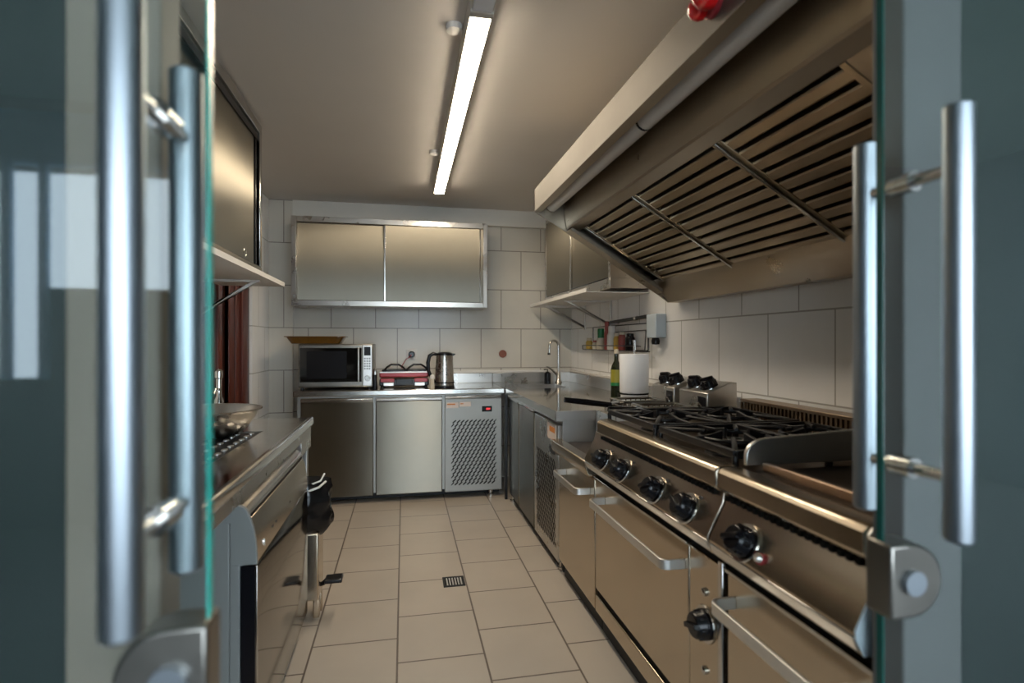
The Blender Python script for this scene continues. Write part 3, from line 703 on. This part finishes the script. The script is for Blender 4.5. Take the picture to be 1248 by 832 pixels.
t = thing('baking_dish', (-.70, 4.52, 1.237), 'amber glass baking dish on top of the microwave', 'dish')
o_, i_ = MB(), None
def dish_ring(z, sx, sy): return [(-.690+p[0]*sx, 4.63+p[1]*sy, z) for p in rrect(-1,1,-1,1,.25,5)]
rings = [dish_ring(1.2375,.175,.10), dish_ring(1.240,.183,.108), dish_ring(1.288,.215,.135), dish_ring(1.292,.232,.150), dish_ring(1.298,.232,.150), dish_ring(1.297,.208,.128), dish_ring(1.248,.178,.103)]
vs = [[o_.bm.verts.new(p) for p in r] for r in rings]
for A, B in zip(vs, vs[1:]):
    for k in range(len(A)): o_.bm.faces.new([A[k], A[(k+1)%len(A)], B[(k+1)%len(A)], B[k]])
o_.bm.faces.new(vs[0][::-1]); o_.bm.faces.new(vs[-1])
o_.build('dish_bowl', 'amber', t)

t = thing('contact_grill', (.01, 4.680, .88), 'red and black contact grill between microwave and kettle', 'grill')
MB().box(-.195,.205,4.530,4.830,.893,.950).build('base', 'black', t, .008)
MB().box(-.185,-.075,4.522,4.532,.925,.955).box(.085,.195,4.522,4.532,.925,.955).build('base_trim', 'red', t, .004)
MB().box(-.16,-.08,4.520,4.530,.895,.920).box(.09,.17,4.520,4.530,.895,.920).build('drip_tray_front', 'handle', t, .002)
MB().box(-.06,.07,4.516,4.534,.905,.950).build('front_control', 'iron', t, .004)
MB().box(-.195,.205,4.525,4.830,.962,1.008).build('lid', 'red', t, .012, 3)
MB().box(-.190,.200,4.522,4.532,1.000,1.010).build('lid_trim', 'handle', t, .002)
MB().box(-.175,.185,4.550,4.810,1.006,1.026).build('lid_top', 'black', t, .006)
for cx in (-.07,.11):
    MB().tube([(cx-.085,4.550,1.02),(cx-.065,4.530,1.045),(cx-.03,4.525,1.068),(cx+.03,4.525,1.068),(cx+.065,4.530,1.045),(cx+.085,4.550,1.02)], .0085, 10).build('handle', 'black', t)
for x in (-.17,.18):
    for yy in (4.560,4.800): MB().cyl((x,yy,.8802),(x,yy,.896), .014, 12).build('foot', 'black', t)

def shaker(x, y, h, mat, cap, label):
    t = thing('shaker', (x,y,.88), label, 'shaker')
    MB().lathe([(0,0),(.020,0),(.021,.01),(.016,h*.45),(.017,h*.7),(0,h*.7)], (x,y,.8801), n=16).build('shaker_body', mat, t)
    MB().lathe([(0,h*.7),(.018,h*.7),(.018,h*.85),(.012,h*.97),(0,h)], (x,y,.8801), n=16).build('shaker_cap', cap, t)
shaker(-.222, 4.40, .165, 'black', 'polish', 'dark pepper mill with steel cap between microwave and red grill')
shaker(.222, 4.345, .115, 'cream', 'white', 'small cream shaker between red grill and kettle')

t = thing('electric_kettle', (.325, 4.43, .88), 'brushed steel electric kettle with black handle', 'kettle')
KX, KY = .325, 4.43
MB().lathe([(0,0),(.082,0),(.084,.006),(.080,.020),(0,.020)], (KX,KY,.8801), n=30).build('power_base', 'black', t)
MB().lathe([(0,.020),(.078,.020),(.080,.034),(.077,.05),(.074,.15),(.068,.255),(.066,.265),(0,.265)], (KX,KY,.8801), n=36).build('kettle_body', 'steel', t)
MB().lathe([(.0795,.040),(.081,.040),(.081,.050),(.0795,.050)], (KX,KY,.8801), n=36, closed=True).build('level_band', 'black', t)
MB().lathe([(0,.265),(.067,.265),(.066,.280),(.045,.290),(0,.292)], (KX,KY,.8801), n=30).build('lid', 'black', t)
MB().tube([(KX-.055,KY,1.150),(KX-.09,KY,1.158),(KX-.120,KY,1.140),(KX-.133,KY,1.085),(KX-.128,KY,1.02),(KX-.105,KY,.965),(KX-.076,KY,.925)], [.012,.015,.016,.016,.015,.014,.012], 12).build('handle', 'black', t)
MB().prism([(KX+.055,1.130),(KX+.086,1.150),(KX+.090,1.157),(KX+.055,1.160)], 1, KY-.02, KY+.02).build('spout', 'black', t, .003)

# sockets on the back wall
t = thing('wall_socket', (.070, YB, 1.142), 'white wall socket with black plug behind the red grill', 'socket')
MB().prism(rrect(.023,.117,1.095,1.190,.008), 1, YB-.012, YB-.0005).build('socket_plate', 'white', t, .002)
MB().lathe([(0,0),(.030,0),(.028,.028),(.020,.036),(0,.036)], (.070,YB-.012,1.142), (0,-1,0), 20).build('plug', 'black', t)
MB().tube([(.066,4.914,1.138),(.05,4.90,1.118),(.02,4.88,1.10),(-.01,4.87,1.05),(-.03,4.86,1.0),(-.03,4.85,.95)], .004, 8).build('cord', 'red', t)
t = thing('pipe_stub', (.903, YB, 1.143), 'round terracotta pipe opening in the back wall tiles', 'pipe')
MB().lathe([(.020,0),(.036,0),(.036,.010),(.030,.012),(.020,.010)], (.903,YB-.0005,1.143), (0,-1,0), 22, closed=True).build('pipe_ring', 'terra', t)
MB().lathe([(0,0),(.021,0),(.021,.004),(0,.004)], (.903,YB-.0005,1.143), (0,-1,0), 18).build('pipe_plug', 'terra', t)

# ------------------------------------------------------------------ right wall rack, box, towel roll, oil
t = thing('spice_rack', (1.52, 3.77, 1.19), 'wire spice rack holding jars on the right wall', 'rack')
r = MB()
for yy in (3.285, 4.33):
    r.tube([(1.562,yy,1.375),(1.562,yy,1.20),(1.555,yy,1.192),(1.47,yy,1.192),(1.47,yy,1.225)], .004, 8)
for x, z in ((1.47,1.192),(1.49,1.190),(1.51,1.190),(1.53,1.190),(1.56,1.195),(1.47,1.225),(1.562,1.375)): r.cyl((x,3.20 if x < 1.55 else 3.285,z),(x,4.33,z), .0035, 8)
r.tube([(1.558,3.30,1.33),(1.558,3.85,1.325)], .0035, 6).tube([(1.545,3.30,1.20),(1.558,3.31,1.33)],.0035,6)
r.build('wire_frame', 'iron', t)
t = thing('towel_rail', (1.54, 3.53, 1.40), 'dark rail with chrome clips above the wire spice rack', 'rail')
MB().cyl((1.535,3.20,1.418),(1.535,3.87,1.400), .012, 14).build('rail_tube', 'iron', t)
MB().cyl((1.569,3.27,1.416),(1.530,3.27,1.416), .014, 12).cyl((1.569,3.78,1.402),(1.530,3.78,1.402), .014, 12).cyl((1.535,3.395,1.413),(1.535,3.43,1.412), .015, 12).build('rail_clip', 'polish', t)
def jar(name, y, r, h, body, cap, caph, label, x=1.517):
    t = thing(name, (x,y,1.194), label, name.split('_')[-1], 'containers on the spice rack')
    z = 1.1942
    MB().lathe([(0,0),(r*.9,0),(r,.006),(r,h*.82),(r*.72,h),(0,h)], (x,y,z), n=18).build('jar_body', body, t)
    MB().lathe([(0,h),(r*.76,h),(r*.76,h+caph),(r*.6,h+caph+.004),(0,h+caph+.004)], (x,y,z), n=18).build('lid', cap, t)
jar('spice_jar', 4.30, .028, .070, 'yellow', 'cream', .018, 'yellow spice jar at the corner end of the wire rack')
jar('spice_jar', 4.16, .024, .055, 'cream', 'spice', .012, 'cream spice jar with red lid on the wire rack')
jar('herb_jar', 4.03, .034, .090, 'cream', 'green', .070, 'jar with tall green lid on the wire rack')
jar('sauce_bottle', 3.90, .022, .150, 'spice', 'spice', .060, 'thin red sauce bottle on the wire rack')
jar('milk_bottle', 3.80, .036, .130, 'white', 'white', .045, 'white plastic bottle on the wire rack')
jar('mustard_jar', 3.70, .026, .100, 'yellow', 'cream', .020, 'yellow jar beside the white plastic bottle on the rack')
jar('paprika_jar', 3.61, .027, .110, 'spice', 'cream', .014, 'dark red jar next to the black tin on the rack')
jar('spice_tin', 3.47, .034, .100, 'black', 'black', .012, 'black tin at the right of the jars on the rack')

t = thing('switch_box', (1.54, 3.12, 1.35), 'pale wall box with black plug on the right wall tiles', 'switch box')
MB().box(1.500,1.5695,3.050,3.185,1.278,1.425).build('box_case', 'wallbox', t, .006, 3)
MB().box(1.550,1.5695,3.195,3.270,1.280,1.345).build('side_socket', 'white', t, .004)
MB().lathe([(0,0),(.018,0),(.016,.012),(0,.012)], (1.550,3.235,1.318), (-1,0,0), 14).build('side_plug', 'black', t)
MB().lathe([(0,0),(.020,0),(.026,.018),(.024,.040),(0,.044)], (1.525,3.105,1.278), (0,0,-1), 16).build('plug', 'black', t)

t = thing('paper_towel_holder', (1.372, 3.08, .88), 'white paper towel roll on a steel stand beside the fryer', 'paper towel')
MB().lathe([(0,0),(.085,0),(.085,.010),(.020,.016),(0,.016)], (1.372,3.08,.8801), n=30).build('stand_base', 'polish', t)
MB().lathe([(.022,.066),(.083,.066),(.086,.070),(.088,.295),(.086,.299),(.022,.299)], (1.372,3.08,.880), n=36, closed=True).build('paper_roll', 'paper', t)
MB().lathe([(.0,.017),(.080,.017),(.080,.052),(.086,.055),(.086,.064),(.0,.064)], (1.372,3.08,.880), n=30).build('lower_sheets', ['paper'], t)
MB().lathe([(.07,.0),(.0875,.0),(.0875,.008),(.07,.008)], (1.372,3.08,.936), n=30, closed=True).build('roll_collar', 'black', t)
MB().tube([(1.372,3.08,.89),(1.372,3.08,1.24),(1.368,3.08,1.262),(1.376,3.08,1.262),(1.378,3.08,1.20)], .007, 10).build('rod', 'polish', t)

t = thing('oil_bottle', (1.30, 3.22, .88), 'dark oil bottle with yellow and green label beside the paper roll', 'bottle')
MB().lathe([(0,0),(.032,0),(.034,.006),(.034,.20),(.028,.225),(.013,.255),(.012,.30),(0,.30)], (1.302,3.19,.8801), n=22).build('bottle_body', 'olive', t)
MB().lathe([(.0343,.12),(.0348,.12),(.0348,.20),(.0343,.20)], (1.302,3.19,.8801), n=22, closed=True).build('label_band', 'oil', t)
MB().lathe([(.0343,.10),(.0350,.10),(.0350,.12),(.0343,.12)], (1.302,3.19,.8801), n=22, closed=True).build('green_band', 'green', t)
MB().lathe([(0,.30),(.014,.30),(.014,.325),(0,.327)], (1.302,3.19,.8801), n=18).build('cap', 'cream', t)

# ------------------------------------------------------------------ left sink counter
t = thing('sink_counter', (-.78, 1.9, 0), 'steel sink counter with drainer along the left wall', 'sink counter')
LX = -.440; CY0, CY1 = .80, 2.815
TX0,TX1,TY0,TY1 = -1.02,-.575,1.50,2.42
MB().box(XL+.004,TX0,CY0,CY1,.845,.880).box(TX1,LX,CY0,CY1,.845,.880).box(TX0,TX1,CY0,TY0,.845,.880).box(TX0,TX1,TY1,CY1,.845,.880).build('top_slab', 'polish', t, smooth=False)
MB().prism([(LX-.012,.845),(LX,.845),(LX+.003,.850),(LX+.003,.878),(LX-.004,.884),(LX-.020,.880)], 1, CY0, CY1).build('front_edge', 'polish', t, .002)
MB().box(TX0,TX1,TY0,TY1,.700,.704).box(TX0,TX0+.004,TY0,TY1,.704,.879).box(TX1-.004,TX1,TY0,TY1,.704,.879).box(TX0,TX1,TY0,TY0+.004,.704,.879).box(TX0,TX1,TY1-.004,TY1,.704,.879).build('sink_bowl', 'steel', t)
g = MB()
nx, ny = 8, 13
# perforated drainer plate: a lattice of strips with raised oblong lips
x0, x1, y0, y1 = TX0+.006, TX1-.006, 1.52, 2.405
g.box(x0,x1,y0,y1,.872,.876)
g.build('drainer_plate', 'iron', t)
g = MB()
for i in range(nx):
    for j in range(ny):
        cx = x0+(x1-x0)*(i+.5)/nx; cy = y0+(y1-y0)*(j+.5)/ny
        g.prism([(cx+p[0], cy+p[1]) for p in rrect(-.009,.009,-.016,.016,.0088,3)], 2, .876, .8800)
g.build('drainer_bosses', 'handle', t)
MB().box(LX-.035,LX-.006,CY0+.04,CY1-.02,.800,.845).box(LX-.035,LX-.006,2.55,CY1-.02,.74,.80).build('apron', 'steel', t, .002)
for y_, x_ in ((CY1-.045,LX-.035),(CY1-.045,XL+.06),(CY0+.05,XL+.06),(CY0+.05,LX-.035)):
    MB().box(x_-.018,x_+.018,y_-.018,y_+.018,.02,.845).cyl((x_,y_,0),(x_,y_,.03), .020, 12).build('leg', 'steel', t, .003)
MB().box(XL+.004,XL+.018,CY0,CY1,.880,.96).build('upstand', 'steel', t, .002)
t = thing('wash_bowl', (-.768, 2.335, .88), 'round steel bowl with rolled rim on the sink counter', 'bowl')
MB().lathe([(0,.001),(.105,.001),(.130,.008),(.180,.070),(.190,.098),(.205,.102),(.206,.106),(.196,.108),(.185,.098),(.174,.072),(.126,.013),(0,.008)], (-.768,2.335,.8802), n=44).build('bowl_shell', 'steel', t)
t = thing('counter_tap', (-.845, 2.745, .88), 'short chrome pillar tap by the wooden door', 'tap')

# pillar tap seen at the green glass edge
MB().lathe([(0,0),(.022,0),(.020,.10),(.012,.12),(.012,.20),(.018,.205),(.018,.235),(.008,.245),(0,.245)], (-.845,2.745,.8801), n=16).build('tap_body', 'polish', t)
MB().tube([(-.845,2.745,1.03),(-.845,2.69,1.035),(-.845,2.67,1.015)], .008, 10).build('spout', 'polish', t)

# dishwasher
t = thing('dishwasher', (-.70, 2.0, 0), 'freestanding dishwasher with curved steel front under the left counter', 'dishwasher')
DY0_, DY1_ = 1.615, 2.425
MB().box(-1.06,-.470,DY0_,DY1_,.03,.780).build('tub_casing', 'greyplas', t, .004)
top = [(-.62,.786),(-.480,.800),(-.452,.799),(-.436,.793),(-.427,.784),(-.421,.768),(-.47,.764),(-.62,.764)]
MB().prism(top, 1, DY0_+.010, DY1_).build('top_cover', 'polish', t, .002)
cp = [(-.419,.759),(-.411,.735),(-.405,.700),(-.402,.670),(-.4005,.635),(-.430,.635),(-.470,.760)]
pn = MB().prism(cp, 1, DY0_+.010, DY1_-.002).build('control_panel', 'range', t, .0015)
MB().prism([(-.530,.794),(-.480,.802),(-.450,.801),(-.434,.795),(-.424,.784),(-.417,.764),(-.408,.735),(-.4025,.700),(-.400,.670),(-.3985,.634),(-.468,.634),(-.468,.752),(-.530,.752)], 1, DY0_-.004, DY0_+.010).build('panel_end_cap', 'greyplas', t, .002)
MB().box(-.47,-.4225,DY0_+.012,DY1_-.004,.756,.766).build('panel_seam', 'blackm', t)
d = MB().prism([(-.404,.100),(-.4005,.110),(-.400,.45),(-.4005,.622),(-.404,.629),(-.440,.629),(-.440,.100)], 1, DY0_+.006, DY1_-.002).build('door', 'dwdoor', t, .002)
MB().box(-.442,-.404,DY0_+.001,DY0_+.006,.100,.629).build('door_side', 'black', d)
MB().box(-.405,-.399,DY0_-.001,DY0_+.006,.100,.630).build('door_edge', 'polish', d, .001)
MB().box(-.470,-.444,DY0_-.003,DY0_+.004,.03,.745).build('side_trim', 'greyplas', t, .002)
def on_cp(z):
    for (xa,za),(xb,zb) in zip(cp, cp[1:]):
        if zb <= z <= za: return xa+(xb-xa)*(za-z)/(za-zb)
    return -.375
for yy, w_ in ((1.80,.022),(1.85,.016),(2.06,.024)):
    MB().box(on_cp(.675)-.004,on_cp(.675)+.0008,yy,yy+w_,.672,.678).build('panel_print', 'ink', pn, smooth=False)
MB().lathe([(0,0),(.009,0),(.008,.004),(0,.004)], (on_cp(.665)-.001,1.700,.665), (1,0,.08), 14, sx=.6, sy=1.3).build('start_button', 'handle', pn)
for x in (-1.0,-.50):
    for yy in (1.68,2.36): MB().cyl((x,yy,0),(x,yy,.04), .02, 12).build('foot', 'black', t)
MB().box(-.47,-.45,DY0_+.01,DY1_-.01,.005,.098).build('toe_panel', 'black', t)

# pedal bin with black bag
t = thing('pedal_bin', (-.475, 2.60, 0), 'steel pedal bin lined with a black bag beside the dishwasher', 'bin')
PX, PY = -.480, 2.605
MB().box(-.57,-.372,PY-.075,PY+.075,.10,.40).box(-.40,-.372,PY-.05,PY-.02,.012,.10).box(-.56,-.53,PY-.05,PY-.02,0.002,.10).box(-.40,-.372,PY+.03,PY+.06,.002,.10).build('bin_body', 'range', t, .006)
g = MB(); rings = []
for i in range(15):
    f_ = i/14; z = .362+.26*f_
    rr = (.085+.062*min(1,(f_/.22))**.6) * (1 if f_ < .9 else .94)
    ring = []
    for k in range(30):
        a = 2*PI*k/30
        nz = noise.noise(Vector((math.cos(a)*2.2, math.sin(a)*2.2, z*14)))
        rad = rr*(1+.17*nz+.05*math.sin(a*9+z*9+2*nz))
        ring.append(g.bm.verts.new((-.470+rad*math.cos(a)*.95, PY+rad*math.sin(a)*.62, z+.008*nz)))
    rings.append(ring)
for A, B in zip(rings, rings[1:]):
    for k in range(30): g.bm.faces.new([A[k], A[(k+1)%30], B[(k+1)%30], B[k]])
g.bm.faces.new(rings[0][::-1]); g.bm.faces.new(rings[-1])
g.build('bin_bag', 'bag', t)
MB().tube([(-.50,PY-.05,.600),(-.42,PY-.07,.612),(-.365,PY-.06,.630),(-.352,PY-.03,.655)], .004, 8).tube([(-.43,PY-.08,.585),(-.37,PY-.075,.605),(-.345,PY-.04,.622)], .005, 8).build('bag_tie', 'white', t)
MB().tube([(-.385,PY,.14),(-.36,PY-.01,.150),(-.345,PY-.01,.165)], .010, 8).build('pedal_arm', 'black', t)
MB().box(-.352,-.275,PY-.045,PY+.025,.158,.176).build('pedal', 'iron', t, .005)

# floor drain
t = thing('floor_drain', (.255, 2.83, 0), 'small square drain grate set in the floor tiles', 'drain')
MB().box(.200,.312,2.775,2.788,.0005,.004).box(.200,.312,2.877,2.890,.0005,.004).box(.200,.212,2.788,2.877,.0005,.004).box(.300,.312,2.788,2.877,.0005,.004).build('drain_frame', 'iron', t)
g = MB()
for i in range(6): g.box(.218+i*.0145,.2255+i*.0145,2.790,2.875,.0010,.0035)
g.build('drain_bars', 'handle', t)
MB().box(.212,.300,2.788,2.877,.0004,.0012).build('drain_pit', 'blackm', t)

# ------------------------------------------------------------------ light and camera
wd = bpy.data.worlds.new('sky'); SC.world = wd; wd.use_nodes = True
nt = wd.node_tree; bg = nt.nodes['Background']
bg.inputs['Color'].default_value = (.76,.89,1.0,1); bg.inputs['Strength'].default_value = 6.5

cd = bpy.data.cameras.new('camera'); cam = bpy.data.objects.new('camera', cd); COL.objects.link(cam)
cd.sensor_width = 36; cd.lens = 660/1248*36; cd.clip_start = .02
cd.shift_y = 1/1248
cam.location = (0,0,1.25); cam.rotation_euler = (PI/2, 0, -math.atan(132/660))
cd.dof.use_dof = True; cd.dof.focus_distance = 2.9; cd.dof.aperture_fstop = 2.1
SC.camera = cam
SC.view_settings.view_transform = 'Standard'; SC.view_settings.look = 'None'
SC.view_settings.exposure = 0.40; SC.view_settings.gamma = 1; SC.view_settings.use_curve_mapping = False
SC.cycles.max_bounces = 10; SC.cycles.transparent_max_bounces = 16; SC.cycles.use_denoising = True
SC.cycles.sample_clamp_indirect = 6
